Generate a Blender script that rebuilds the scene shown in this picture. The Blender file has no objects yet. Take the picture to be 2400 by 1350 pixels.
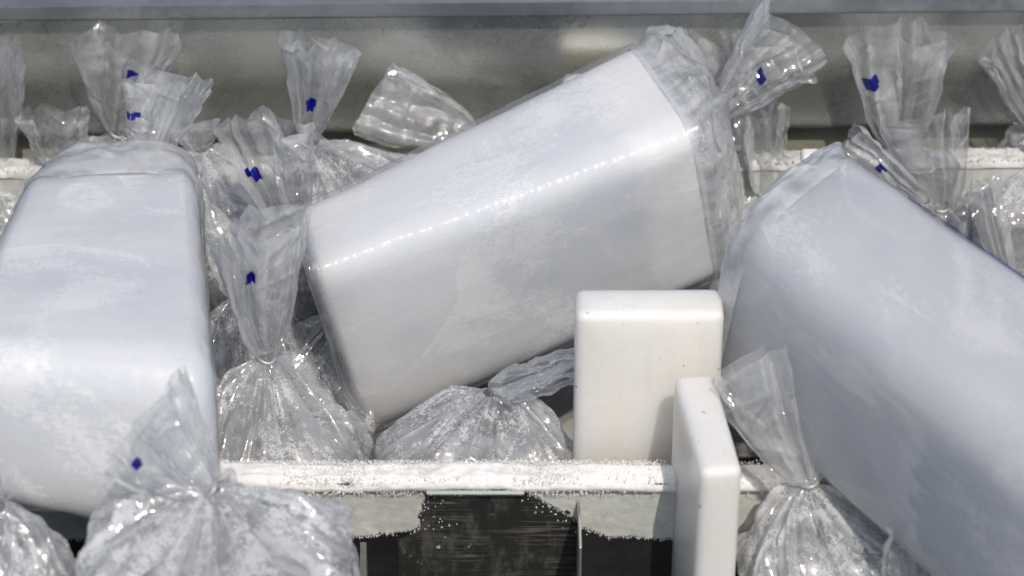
import bpy, math
import numpy as np
from mathutils import Vector

# ------------------------------------------------------------------ camera, light, exposure
SC = bpy.context.scene
COL = SC.collection
PITCH, DIST, FOC = math.radians(35), 2.0, 100.0
EYE = np.array([0, -DIST*math.cos(PITCH), DIST*math.sin(PITCH)])
FWD = np.array([0, math.cos(PITCH), -math.sin(PITCH)])
UPV = np.array([0, math.sin(PITCH), math.cos(PITCH)])
RGT = np.array([1.0, 0, 0])
FPX = FOC/36*2400
cd = bpy.data.cameras.new('camera'); cam = bpy.data.objects.new('camera', cd); COL.objects.link(cam)
cd.lens = FOC; cd.sensor_width = 36; cd.clip_end = 200; cd.clip_start = 0.05
cam.location = EYE; cam.rotation_euler = (math.pi/2-PITCH, 0, 0)
cd.dof.use_dof = True; cd.dof.focus_distance = 1.94; cd.dof.aperture_fstop = 7
SC.camera = cam

SUN = np.array([0.17, -0.56, 0.80]); SUN /= np.linalg.norm(SUN)
w = bpy.data.worlds.new('World'); SC.world = w; w.use_nodes = True
nt = w.node_tree
sky = nt.nodes.new('ShaderNodeTexSky'); sky.sky_type = 'NISHITA'; sky.sun_disc = False; sky.dust_density = 2.5; sky.ozone_density = .7
sky.sun_elevation = math.asin(SUN[2]); sky.sun_rotation = math.atan2(SUN[0], SUN[1])
bg = nt.nodes['Background']; bg.inputs[1].default_value = 0.105
nt.links.new(sky.outputs[0], bg.inputs[0])
sl = bpy.data.lights.new('sun', 'SUN'); sl.energy = 2.5; sl.angle = math.radians(0.53); sl.color = (1, 0.93, 0.83)
so = bpy.data.objects.new('sun', sl); COL.objects.link(so)
so.rotation_euler = Vector(SUN).to_track_quat('Z', 'Y').to_euler(); so.location = (0.6, -1, 2)
SC.view_settings.view_transform = 'Standard'; SC.view_settings.look = 'None'
SC.view_settings.exposure = 0.0; SC.view_settings.gamma = 1
SC.render.engine = 'CYCLES'
cy = SC.cycles
cy.max_bounces = 8; cy.diffuse_bounces = 4; cy.glossy_bounces = 3; cy.transmission_bounces = 6
cy.transparent_max_bounces = 40; cy.caustics_reflective = False; cy.caustics_refractive = False
cy.use_denoising = True; cy.sample_clamp_indirect = 6

def at(px, py, Y):
    """the place at depth Y that stands at picture point (px, py)"""
    d = FWD + RGT*((px-1200)/FPX) - UPV*((py-675)/FPX)
    return EYE + d*((Y-EYE[1])/d[1])
def at_z(px, py, z):
    d = FWD + RGT*((px-1200)/FPX) - UPV*((py-675)/FPX)
    return EYE + d*((z-EYE[2])/d[2])
def proj(P):
    d = P-EYE; z = d@FWD
    return np.stack([1200+FPX*(d@RGT)/z, 675-FPX*(d@UPV)/z], -1)
def unit(v):
    v = np.asarray(v, float); return v/np.linalg.norm(v)

# ------------------------------------------------------------------ noise (numpy)
_PT = np.random.default_rng(7).permutation(4096)
_GR = np.random.default_rng(8).normal(size=(4096, 3)); _GR /= np.linalg.norm(_GR, axis=1)[:, None]
def pn(P, seed=0):
    P = np.asarray(P, float); I = np.floor(P).astype(np.int64); f = P-I
    s = f*f*f*(f*(f*6-15)+10); out = 0
    for a in (0, 1):
        for b in (0, 1):
            for c in (0, 1):
                h = _PT[(I[..., 2]+c+seed*131) & 4095]; h = _PT[(h+I[..., 1]+b) & 4095]; h = _PT[(h+I[..., 0]+a) & 4095]
                g = _GR[h]; dd = f-np.array([a, b, c])
                wgt = (s[..., 0] if a else 1-s[..., 0])*(s[..., 1] if b else 1-s[..., 1])*(s[..., 2] if c else 1-s[..., 2])
                out = out + wgt*(g*dd).sum(-1)
    return out*1.5
def fbm(P, seed=0, o=4):
    r = 0; a = 1.0
    for k in range(o):
        r = r+a*pn(np.asarray(P)*2**k, seed+k); a *= .5
    return r
def tri(x): return 2*np.abs(x-np.floor(x+.5))*2-1     # -1..1 triangle wave
def sstep(a, b, x):
    t = np.clip((x-a)/(b-a), 0, 1); return t*t*(3-2*t)

# ------------------------------------------------------------------ mesh helpers
def mk(name, V, F, mat, par=None, root=None, smooth=True, stuff=False):
    V = np.asarray(V, float)
    org = np.array(root['org']) if root is not None and 'org' in root else np.zeros(3)
    m = bpy.data.meshes.new(name)
    F = np.asarray(F) if not isinstance(F, list) else F
    if isinstance(F, np.ndarray):
        n, k = F.shape
        m.vertices.add(len(V)); m.vertices.foreach_set('co', (V-org).ravel())
        m.loops.add(n*k); m.loops.foreach_set('vertex_index', F.ravel().astype(np.int32))
        m.polygons.add(n); m.polygons.foreach_set('loop_start', (np.arange(n)*k).astype(np.int32))
        m.update(calc_edges=True)
    else:
        m.from_pydata([tuple(v) for v in V-org], [], F)
    m.validate()
    m.polygons.foreach_set('use_smooth', np.full(len(m.polygons), smooth))
    if par is not None:
        at_ = m.attributes.new('par', 'FLOAT_VECTOR', 'POINT'); at_.data.foreach_set('vector', np.asarray(par, np.float32).ravel())
    m.materials.append(mat); m.update()
    o = bpy.data.objects.new(name, m); COL.objects.link(o)
    if root is not None: o.parent = root
    if stuff: o['kind'] = 'stuff'
    return o
def thing(name, label, cat, loc, group=None):
    o = bpy.data.objects.new(name, None); COL.objects.link(o)
    o.empty_display_size = .02
    o.location = loc; o['label'] = label; o['category'] = cat; o['org'] = [float(x) for x in loc]
    if group: o['group'] = group
    return o
def subpart(child, parent):
    child.parent = parent
def gridF(nv, nu, wrap=True):
    i = np.arange(nv-1)[:, None]; j = np.arange(nu if wrap else nu-1)[None, :]; j2 = (j+1) % nu
    return np.stack([i*nu+j, i*nu+j2, (i+1)*nu+j2, (i+1)*nu+j], -1).reshape(-1, 4)
def vnorm(V, F):
    n = np.zeros_like(V); fn = np.cross(V[F[:, 2]]-V[F[:, 0]], V[F[:, 3]]-V[F[:, 1]])
    for k in range(4): np.add.at(n, F[:, k], fn)
    return n/(np.linalg.norm(n, axis=1)[:, None]+1e-12)

# ------------------------------------------------------------------ materials
def newmat(name):
    m = bpy.data.materials.new(name); m.use_nodes = True; t = m.node_tree; t.nodes.clear()
    return m, t
class NB:
    def __init__(s, t): s.t = t
    def n(s, typ, ins=None, **kw):
        nd = s.t.nodes.new(typ)
        for k, v in kw.items(): setattr(nd, k, v)
        for k, v in (ins or {}).items():
            if hasattr(v, 'is_output'): s.t.links.new(v, nd.inputs[k])
            else: nd.inputs[k].default_value = v
        return nd
    def math(s, op, a, b=0.0, c=0.0, clamp=False):
        nd = s.n('ShaderNodeMath', {0: a, 1: b, 2: c}, operation=op); nd.use_clamp = clamp; return nd.outputs[0]
    def ramp(s, x, a, b, lo=0.0, hi=1.0):
        nd = s.n('ShaderNodeMapRange', {0: x, 1: a, 2: b, 3: lo, 4: hi}, interpolation_type='SMOOTHSTEP'); return nd.outputs[0]
    def noise(s, vec, scale, detail=4, rough=.55, dist=0.0):
        return s.n('ShaderNodeTexNoise', {'Vector': vec, 'Scale': scale, 'Detail': detail, 'Roughness': rough, 'Distortion': dist}).outputs[0]
    def mapv(s, vec, scale, loc=(0, 0, 0), rot=(0, 0, 0)):
        return s.n('ShaderNodeMapping', {'Vector': vec, 'Scale': scale, 'Location': loc, 'Rotation': rot}).outputs[0]
    def mixc(s, f, a, b):
        nd = s.n('ShaderNodeMix', data_type='RGBA')
        for i, v in ((0, f), (6, a), (7, b)):
            if hasattr(v, 'is_output'): s.t.links.new(v, nd.inputs[i])
            else: nd.inputs[i].default_value = v if i == 0 else (*v, 1)
        return nd.outputs[2]
    def par(s): return s.n('ShaderNodeAttribute', attribute_name='par').outputs['Vector']
    def obj(s): return s.n('ShaderNodeTexCoord').outputs['Object']
    def out(s, sh): s.n('ShaderNodeOutputMaterial', {0: sh})
    def mixs(s, f, a, b):
        return s.n('ShaderNodeMixShader', {0: f, 1: a, 2: b}).outputs[0]

def film_mat(name, haze=.12, edge=.35, frost=0.0, rough=.13, bump=.25, tint=(.86, .88, .9), streak=(60, 16, 30), grain=1.0, spec=1.0, sv=.35):
    m, t = newmat(name); b = NB(t); P = b.par(); O = b.obj()
    face = b.n('ShaderNodeLayerWeight', {'Blend': .5}).outputs['Facing']
    fb = b.noise(b.mapv(P, (45, 12, 20)), 1.0, 3, .55, .4)
    fb2 = b.noise(O, 45, 4, .6)
    h = b.math('ADD', b.math('MULTIPLY', fb, .6), b.math('MULTIPLY', fb2, .7))
    bmp = b.n('ShaderNodeBump', {'Height': h, 'Strength': bump, 'Distance': .004}).outputs[0]
    body = b.mixs(.45, b.n('ShaderNodeBsdfDiffuse', {'Color': (*tint, 1), 'Normal': bmp}).outputs[0], b.n('ShaderNodeBsdfTranslucent', {'Color': (*tint, 1)}).outputs[0])
    hz = b.math('ADD', haze, b.math('MULTIPLY', b.math('POWER', face, 2.2), edge))
    hz = b.math('MULTIPLY', hz, b.ramp(b.noise(O, 30, 3, .6), .3, .7, .6, 1.35))
    hz = b.math('MULTIPLY', hz, b.ramp(b.noise(b.mapv(P, (130, 6, 20)), 1.0, 3, .55, .2), .32, .70, 1-sv, 1+sv), clamp=True)
    if frost > 0:
        big = b.math('ADD', b.math('MULTIPLY', b.noise(b.mapv(P, streak), 1.0, 6, .66, .6), .45), b.math('MULTIPLY', b.noise(O, 26, 6, .66, .6), .55))
        fine = b.noise(O, 900*grain, 2, .7)
        mid = b.noise(O, 230*grain, 3, .7)
        v = b.math('ADD', big, b.math('ADD', b.math('MULTIPLY', b.math('SUBTRACT', fine, .5), .4), b.math('MULTIPLY', b.math('SUBTRACT', mid, .5), .4)))
        fr = b.ramp(v, .62-.2*frost, .69-.2*frost)
        soft = b.ramp(b.noise(O, 38, 4, .6, .6), .3, .7, .04*frost, .38*frost)
        fr = b.math('MAXIMUM', b.math('MULTIPLY', fr, .85), soft)
        hz = b.math('ADD', hz, fr, clamp=True)
    base = b.mixs(hz, b.n('ShaderNodeBsdfTransparent', {'Color': (.97, .975, .98, 1)}).outputs[0], body)
    fres = b.math('MULTIPLY_ADD', b.math('POWER', face, 5.0), .9, .065*spec, clamp=True)
    rg = b.ramp(fb2, .3, .7, rough*.7, rough*1.5)
    gl = b.n('ShaderNodeBsdfGlossy', {'Color': (1, 1, 1, 1), 'Roughness': rg, 'Normal': bmp}).outputs[0]
    b.out(b.mixs(fres, base, gl)); return m

def sleeve_mat(name, seed):
    """clear film that clings to a block: faint drawn lines, edge haze and shine"""
    m, t = newmat(name); b = NB(t); P = b.mapv(b.par(), (1, 1, 1), (seed*2.3, seed*1.1, seed*.9)); O = b.obj()
    face = b.n('ShaderNodeLayerWeight', {'Blend': .5}).outputs['Facing']
    lines = b.noise(b.mapv(P, (6, 60, 60), (3, 1, 1)), 1, 3, .5, .9)
    ln = b.math('MULTIPLY', b.ramp(lines, .49, .50), b.ramp(lines, .50, .512, 1, 0))
    hz = b.math('ADD', b.math('ADD', .06, b.math('MULTIPLY', ln, .10)), b.math('MULTIPLY', b.math('POWER', face, 2.5), .30), clamp=True)
    h = b.math('ADD', b.noise(b.mapv(P, (14, 50, 50)), 1, 3, .5, .5), b.math('MULTIPLY', b.noise(b.mapv(P, (60, 12, 12)), 1, 2, .5, .6), .5))
    bmp = b.n('ShaderNodeBump', {'Height': h, 'Strength': .10, 'Distance': .002}).outputs[0]
    body = b.n('ShaderNodeBsdfDiffuse', {'Color': (.88, .89, .91, 1)}).outputs[0]
    base = b.mixs(hz, b.n('ShaderNodeBsdfTransparent', {'Color': (.975, .98, .985, 1)}).outputs[0], body)
    fres = b.math('MULTIPLY_ADD', b.math('POWER', face, 5.0), .9, .06, clamp=True)
    gl = b.n('ShaderNodeBsdfGlossy', {'Roughness': b.ramp(b.noise(O, 30, 3, .6), .35, .65, .045, .10), 'Normal': bmp}).outputs[0]
    b.out(b.mixs(fres, base, gl)); return m

def principled(name, col, rough=.4, metal=0.0, **kw):
    m, t = newmat(name); b = NB(t); p = b.n('ShaderNodeBsdfPrincipled', {'Roughness': rough, 'Metallic': metal})
    if hasattr(col, 'is_output'): t.links.new(col, p.inputs[0])
    else: p.inputs[0].default_value = (*col, 1)
    for k, v in kw.items(): p.inputs[k.replace('_', ' ')].default_value = v
    b.out(p.outputs[0]); return m, b, p

def ice_mat(name, seed, amount=.5, col=(.755, .775, .805), white=(.94, .94, .945), end=None, ss=.065):
    """milky ice that glows inside, with dry frost lying on it in specks, streaks and patches (none where the film lies wet)"""
    m, b, p = principled(name, col, .5); t = m.node_tree; P = b.mapv(b.par(), (1, 1, 1), (seed*2.3, seed*1.1, seed*.9)); O = b.obj()
    big = b.noise(b.mapv(P, (12, 16, 16)), 1, 3, .5, .7)
    mid = b.noise(b.mapv(P, (210, 380, 380)), 1, 5, .7, .3); strk = b.noise(b.mapv(P, (22, 210, 210)), 1, 5, .65, .2); fine = b.noise(O, 700, 2, .7)
    v = b.math('ADD', b.math('ADD', b.math('MULTIPLY', mid, .9), b.math('MULTIPLY', strk, .1)), b.math('ADD', b.math('MULTIPLY', b.math('SUBTRACT', big, .5), 1.3), b.math('MULTIPLY', b.math('SUBTRACT', fine, .5), .55)))
    fr = b.ramp(v, .60-.14*amount, .70-.14*amount, 0, .52)
    wet = b.noise(b.mapv(P, (6, 8, 8), (1.7, 0, 2.2)), 1, 2, .4, .4)
    inside = b.ramp(wet, .50, .51); rim = b.math('MULTIPLY', b.ramp(wet, .482, .50), b.ramp(wet, .50, .512, 1, 0))
    fr = b.math('MULTIPLY', fr, b.math('SUBTRACT', 1.0, b.math('MULTIPLY', inside, .6)))
    fr = b.math('ADD', fr, b.math('MULTIPLY', rim, .15))
    spk = b.ramp(b.n('ShaderNodeTexVoronoi', {'Vector': O, 'Scale': 170}).outputs[0], .05, .10, .8, 0)
    fr = b.math('ADD', fr, b.math('MULTIPLY', spk, b.ramp(b.noise(O, 40, 3, .6), .52, .62)), clamp=True)
    if end is not None:   # thick frost gathered at one end of the ice
        px_ = b.n('ShaderNodeSeparateXYZ', {0: b.par()}).outputs[0]
        e_ = b.ramp(b.math('ADD', px_, b.math('MULTIPLY', b.math('SUBTRACT', b.noise(O, 60, 6, .7), .5), .05)), end, end+.025)
        fr = b.math('ADD', fr, b.math('MULTIPLY', e_, .6), clamp=True)
    cloud = b.ramp(b.noise(b.mapv(P, (9, 13, 13), (2, 4, 1)), 1, 2, .5), .3, .7)
    c = b.mixc(cloud, tuple(x*k for x, k in zip(col, (.86, .89, .93))), col)
    t.links.new(c, p.inputs['Base Color'])
    p.inputs['Subsurface Weight'].default_value = 1.0; p.inputs['Subsurface Radius'].default_value = (.9, .96, 1.0); p.inputs['Subsurface Scale'].default_value = ss
    p.inputs['IOR'].default_value = 1.2; p.inputs['Specular IOR Level'].default_value = .2
    bm = b.n('ShaderNodeBump', {'Height': fr, 'Strength': .08, 'Distance': .0006}).outputs[0]
    d = b.n('ShaderNodeBsdfDiffuse', {'Color': (*white, 1), 'Normal': bm}).outputs[0]
    t.links.new(b.mixs(fr, p.outputs[0], d), next(n for n in t.nodes if n.type == 'OUTPUT_MATERIAL').inputs[0]); return m

def clear_ice_mat():
    m, b, p = principled('clear_ice', (.2, .2, .21), .22); t = m.node_tree; O = b.obj()
    n = b.noise(O, 28, 6, .65, .8); n2 = b.noise(O, 120, 4, .7)
    c = b.mixc(b.ramp(n, .35, .7), (.18, .18, .187), (.52, .52, .535)); c = b.mixc(b.ramp(n2, .56, .72, 0, .5), c, (.75, .75, .77))
    t.links.new(c, p.inputs[0]); p.inputs['IOR'].default_value = 1.31
    t.links.new(b.n('ShaderNodeBump', {'Height': n, 'Strength': .5, 'Distance': .006}).outputs[0], p.inputs['Normal'])
    p.inputs['Subsurface Weight'].default_value = .3; p.inputs['Subsurface Scale'].default_value = .01
    return m

def metal_mat(name, col, rough, dirt=.3, metal=.85, streak=(3, 40, 40)):
    m, b, p = principled(name, col, rough, metal); t = m.node_tree; O = b.obj()
    sp = b.n('ShaderNodeTexVoronoi', {'Vector': b.mapv(O, (1, 1, 1)), 'Scale': 260}).outputs['Color']
    spv = b.n('ShaderNodeSeparateColor', {0: sp}).outputs[0]
    n = b.noise(b.mapv(O, streak), 1, 5, .6); n2 = b.noise(O, 11, 5, .6, .5); n3 = b.noise(O, 420, 2, .6)
    v = b.math('ADD', b.math('MULTIPLY', n, .5), b.math('ADD', b.math('MULTIPLY', n2, .6), b.math('MULTIPLY', spv, .06)))
    c = b.mixc(b.ramp(v, .35, .9), tuple(x*(1-dirt) for x in col), tuple(min(1, x*(1+dirt*.5)) for x in col))
    dots = b.ramp(b.noise(O, 130, 2, .5), .70, .73, 0, .2)
    c = b.mixc(dots, c, tuple(x*.45 for x in col))
    t.links.new(c, p.inputs[0])
    t.links.new(b.ramp(b.math('ADD', n2, b.math('MULTIPLY', spv, .2)), .3, .9, rough*.8, rough*1.35), p.inputs['Roughness'])
    t.links.new(b.n('ShaderNodeBump', {'Height': b.math('ADD', n2, b.math('MULTIPLY', n3, .15)), 'Strength': .05, 'Distance': .004}).outputs[0], p.inputs['Normal'])
    return m

def frost_mat(name='frost', col=(.90, .895, .885), bump=.4, lo=.88):
    m, b, p = principled(name, col, .7); t = m.node_tree; O = b.obj()
    n = b.noise(O, 160, 6, .7); n2 = b.noise(O, 25, 3, .6); n3 = b.noise(O, 900, 2, .7)
    c = b.mixc(b.ramp(b.math('ADD', b.math('MULTIPLY', n, .5), b.math('MULTIPLY', n2, .6)), .38, .7), tuple(x*lo for x in col), tuple(min(1, x*1.06) for x in col))
    t.links.new(c, p.inputs[0])
    t.links.new(b.n('ShaderNodeBump', {'Height': b.math('ADD', n, b.math('MULTIPLY', n3, .5)), 'Strength': bump, 'Distance': .002}).outputs[0], p.inputs['Normal'])
    return m

def scratched_mat():
    m, b, p = principled('scratched_dark_steel', (.03, .03, .028), .42, .15); t = m.node_tree; O = b.obj()
    s = 0
    for k, (rot, sc) in enumerate(((.12, (14, 600, 500)), (-.25, (18, 700, 520)), (1.45, (16, 500, 640)))):
        nz = b.noise(b.mapv(O, sc, (k*3.3, k, 0), (0, rot, 0)), 1, 3, .6, .3)
        r = b.ramp(nz, .57, .64)
        s = r if k == 0 else b.math('MAXIMUM', s, r)
    area = b.ramp(b.noise(O, 22, 4, .6), .38, .62)
    s = b.math('MULTIPLY', s, area)
    dust = b.ramp(b.noise(b.mapv(O, (60, 60, 25)), 1, 7, .75), .48, .64, 0, .75)
    fl = b.ramp(b.noise(O, 75, 6, .75), .635, .665)
    c = b.mixc(s, (.030, .030, .028), (.13, .125, .115)); c = b.mixc(dust, c, (.12, .117, .108)); c = b.mixc(fl, c, (.62, .61, .59))
    t.links.new(c, p.inputs[0]); t.links.new(b.ramp(b.math('ADD', s, fl), 0, 1, .34, .7), p.inputs['Roughness'])
    t.links.new(b.n('ShaderNodeBump', {'Height': b.math('ADD', s, fl), 'Strength': .3, 'Distance': .001}).outputs[0], p.inputs['Normal'])
    return m

def plastic_mat():
    m, b, p = principled('white_board', (.82, .80, .76), .33); t = m.node_tree; O = b.obj()
    n = b.noise(O, 16, 5, .6, .4); st = b.noise(b.mapv(O, (40, 40, 260)), 1, 4, .65); g = b.noise(O, 300, 4, .7); gr = b.noise(b.mapv(O, (90, 90, 22)), 1, 6, .7)
    c = b.mixc(b.ramp(n, .3, .75), (.88, .87, .84), (.83, .80, .74))
    c = b.mixc(b.ramp(gr, .52, .75, 0, .20), c, (.55, .48, .40))
    c = b.mixc(b.ramp(b.noise(O, 130, 3, .6), .70, .74, 0, .7), c, (.94, .94, .94))
    c = b.mixc(b.ramp(b.noise(O, 210, 2, .5), .735, .76, 0, .8), c, (.16, .13, .1))
    t.links.new(c, p.inputs[0])
    p.inputs['Subsurface Weight'].default_value = .85; p.inputs['Subsurface Radius'].default_value = (1, .9, .75); p.inputs['Subsurface Scale'].default_value = .03
    t.links.new(b.n('ShaderNodeBump', {'Height': b.math('ADD', st, b.math('MULTIPLY', g, .5)), 'Strength': .18, 'Distance': .001}).outputs[0], p.inputs['Normal'])
    t.links.new(b.ramp(n, .3, .7, .28, .45), p.inputs['Roughness'])
    return m

M_TAIL = film_mat('clear_film', .30, .50, 0, .045, .07, sv=.7, spec=1.6)
M_CLEAR = film_mat('thin_film', .10, .35, .2, .05, .07, sv=.5, spec=1.5)
M_BODY = film_mat('frosted_film', .20, .35, .50, .07, .10, spec=1.25, sv=.5, grain=.8)
M_BODYH = film_mat('heavily_frosted_film', .32, .35, .62, .08, .10, spec=1.25, sv=.5, grain=.8)
M_SLEEVE = None
M_END = film_mat('bag_end_film', .50, .4, .2, .07, .08, spec=1.2)
M_ENDS = film_mat('smooth_end_film', .84, .14, 0, .06, .05, sv=.06)
M_SEAL = film_mat('seal_film', .22, .2, 0, .06, .06, sv=.15)
M_CICE = clear_ice_mat()
M_ZINC = metal_mat('galvanised_steel', (.80, .815, .765), .28, .05, .88)
M_RAIL = metal_mat('rail_steel', (.58, .62, .66), .36, .2, .85)
M_DARK = metal_mat('dark_steel', (.045, .045, .043), .45, .4, .6)
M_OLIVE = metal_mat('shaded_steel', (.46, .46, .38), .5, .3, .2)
M_FRMETAL = frost_mat('frosted_metal', (.60, .615, .575), .15, .80)
M_FROST = frost_mat()
M_FROST2 = frost_mat('thin_frost', (.72, .72, .70), .35, .75)
M_SCR = scratched_mat()
M_BOARD = plastic_mat()
M_BLUE = principled('blue_ink', (.006, .008, .20), .3)[0]
M_TIE = principled('twist_tie', (.42, .43, .44), .4, .3)[0]
M_LID = principled('dark_blue_paint', (.012, .04, .075), .35)[0]
M_GROUND = principled('concrete', (.36, .35, .33), .9)[0]

# ------------------------------------------------------------------ film pieces
def creases(U, V, rng, n, amp, sig=(.012, .05), wrap=True):
    """sharp fold lines on the (u, v) chart of a film: a sum of short pinched ridges"""
    h = np.zeros_like(U)
    for k in range(n):
        cu, cv = rng.random(), rng.random(); a = rng.normal(0, .9)+ (math.pi/2 if rng.random() < .75 else 0)
        du = (U-cu+.5) % 1-.5 if wrap else U-cu
        dv = V-cv
        d = -du*math.sin(a)*2.2+dv*math.cos(a); l = du*math.cos(a)*2.2+dv*math.sin(a)
        s = rng.uniform(*sig); L = rng.uniform(.08, .32)
        h += rng.choice([-1, 1])*rng.uniform(.4, 1)*amp*np.exp(-np.abs(d)/s)*np.exp(-(l/L)**4)
    return h

def ridges(U, V, rng, n, amp, sig=(.006, .03), ext=(.3, 1.1), both=True, drift=.05, peak=.15):
    """folds that run out from the knot: pinched ridges at random angles, each with its own width, height and reach"""
    h = np.zeros_like(U)
    for k in range(n):
        c = rng.random(); s = rng.uniform(*sig); e = rng.uniform(*ext); A = amp*rng.uniform(.3, 1)*(rng.choice([-1, 1]) if both else 1)
        w1 = rng.normal(0, drift); ph = rng.random()*6.28; f = rng.uniform(2, 7)
        d = np.abs((U-c-w1*V-.012*np.sin(V*f+ph)+.5) % 1-.5)
        sw = s*(.35+1.0*V)
        h += A*np.exp(-(d/sw)**1.15)*np.minimum(V/peak, 1)*np.exp(-(V/e)**4)
    return h

def tail(root, K, tip, W, T=.012, r0=.005, seed=0, bend=(0, 0, 0), side=None, pl=7, ampl=.009, tilt=(0, 0), nu=180, nv=84,
         mat=None, crease=30, mark=None, name='bag_tail', fan=.85, twist=0.0, lobes=3, msize=(.027, .065)):
    rng = np.random.default_rng(seed)
    K = np.asarray(K, float); tip = np.asarray(tip, float); ax = tip-K; L = np.linalg.norm(ax); a = ax/L
    b = RGT if side is None else np.asarray(side, float)
    b = unit(b-a*(b@a)); n = np.cross(a, b)
    u = np.arange(nu)/nu; v = np.linspace(0, 1, nv)**1.0
    U, V = np.meshgrid(u, v); ph = 2*np.pi*U
    phw = ph+.35*np.sin(ph*2+rng.random()*6)+.25*np.sin(3*ph+rng.random()*6)
    wv = r0+(W-r0)*np.power(np.clip(V, 0, 1), fan)*1
    tv = r0+(T-r0)*np.power(V, .7)
    tw = twist*(1-V)**1.5
    nb = 5+seed % 3; bk = np.sort(np.concatenate([[-1.02, 1.02], rng.uniform(-.9, .9, nb)])); sg = np.where(np.arange(nb+2) % 2, 1, -1)*rng.choice([-1, 1])
    bh = sg*rng.uniform(.25, 1.0, nb+2)
    def fold(off): return np.interp(np.cos(phw)+off*V, bk, bh)
    x = wv*np.cos(phw); y = tv*np.sin(phw)*(1-.35*V)+fold(.08*rng.normal())*T*.75*np.power(V, .9)
    h = ridges(U, V, rng, pl*3, ampl*1.25, (.010, .055), (.35, 1.8), True, .06, .2)*(1-.35*V)
    # big lobes of the open rim
    for k in range(lobes):
        N = k+1; h = h+T*.8*V**1.5*.7*rng.normal()*np.cos(N*ph+rng.random()*6.28)/(k+1)
    h = h+creases(U, V, rng, crease, .0030, (.010, .035))*sstep(.05, .3, V)
    q = np.stack([U*5, V*3.2, U*0+seed], -1)
    h = h+.0028*fbm(q*1.3, seed, 2)*V
    # rim
    Lv = 1+tilt[0]*np.cos(ph)*V+tilt[1]*np.sin(ph)*V+.05*V*pn(np.stack([np.cos(ph)*1.3, np.sin(ph)*1.3, ph*0+seed*.7], -1), 3)
    Lv = Lv+V*.05*np.interp(U, np.linspace(0, 1, 10), np.concatenate([rng.normal(size=9), [0]])*np.array([0]+[1]*9))
    rag = .008*pn(np.stack([U*95, U*0, U*0+seed], -1), 5)*(V > .985)
    x = x+.004*fbm(q*1.2+9, seed+4, 2)*V
    xx = x*np.cos(tw)-(y+h)*np.sin(tw); yy = x*np.sin(tw)+(y+h)*np.cos(tw)
    ln = L*(V*Lv+rag)
    # the fan bends down sideways: length along the axis shrinks towards the sides
    ln = ln*(1-.05*(np.cos(phw)**2)*V)
    bd = np.asarray(bend, float)
    P = K+a*ln[..., None]+b*xx[..., None]+n*yy[..., None]+bd*(V**2)[..., None]
    Vt = P.reshape(-1, 3); F = gridF(nv, nu)
    par = np.stack([U*4*W, V*L, U*0+seed*.31], -1).reshape(-1, 3)
    o = mk(name, Vt, F, mat or M_TAIL, par, root)
    if mark is not None:
        nrm = vnorm(Vt, F).reshape(nv, nu, 3)
        pp = proj(P); view = unit(EYE-K)
        dd = np.hypot(pp[..., 0]-mark[0], pp[..., 1]-mark[1])
        front = (P-K)@view
        sc = dd-front*900
        i, j = np.unravel_index(np.argmin(sc), sc.shape)
        wu = max(2, int(nu*msize[0])); wv_ = max(2, int(nv*msize[1]))
        ii = np.clip(np.arange(i-wv_, i+wv_+1), 0, nv-1); jj = (np.arange(j-wu, j+wu+1)) % nu
        Q = P[np.ix_(ii, jj)]; N_ = nrm[np.ix_(ii, jj)]
        sgn = np.sign((N_.reshape(-1, 3)@view).mean())
        Q = Q+N_*sgn*.0005
        Fm = gridF(len(ii), len(jj), False); nc = len(jj)-1; nr = len(ii)-1
        ci = np.arange(len(Fm))//nc/nr; cj = np.arange(len(Fm)) % nc/nc; w_ = seed % 3
        kpm = ((cj < .52) & (ci < .80)) | ((cj > .45) & (ci > .22)) if w_ == 0 else (((cj < .5) & (ci > .3)) | ((cj >= .5) & (ci < .85)) if w_ == 1 else (cj < .85) | (ci > .3))
        mk('printed_mark', Q.reshape(-1, 3), Fm[kpm], M_BLUE, None, root)
    return o

def tie(root, K, a, r=.006):
    a = unit(a); b = unit(np.cross(a, [.3, .9, .1])); n = np.cross(a, b)
    V = []; F = []; nu, nw = 20, 6
    for i in range(nu):
        t = 2*np.pi*i/nu; c = b*math.cos(t)+n*math.sin(t)
        for j in range(nw):
            s = 2*np.pi*j/nw; V.append(K+c*(r+.0011*math.cos(s))+a*(.0017*math.sin(s)+.0012*math.sin(2*t)))
    for i in range(nu):
        for j in range(nw): F.append((i*nw+j, ((i+1) % nu)*nw+j, ((i+1) % nu)*nw+(j+1) % nw, i*nw+(j+1) % nw))
    # two twisted wire ends
    for s in (-1, 1):
        base = len(V); d = unit(b*s*.5-n*.6+a*.3*s)
        for k in range(4):
            c = K+n*-r+d*.0035*k+a*.0008*math.sin(k*2)
            for j in range(4):
                t = math.pi/2*j; V.append(c+b*.0007*math.cos(t)+a*.0007*math.sin(t))
        for k in range(3):
            for j in range(4): F.append((base+k*4+j, base+k*4+(j+1) % 4, base+k*4+4+(j+1) % 4, base+k*4+4+j))
    return mk('tie', V, np.array(F), M_TIE, None, root)

def sup(t, e):
    c, s = np.cos(t), np.sin(t); r = (np.abs(c)**e+np.abs(s)**e)**(-1/e); return c*r, s*r

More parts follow.
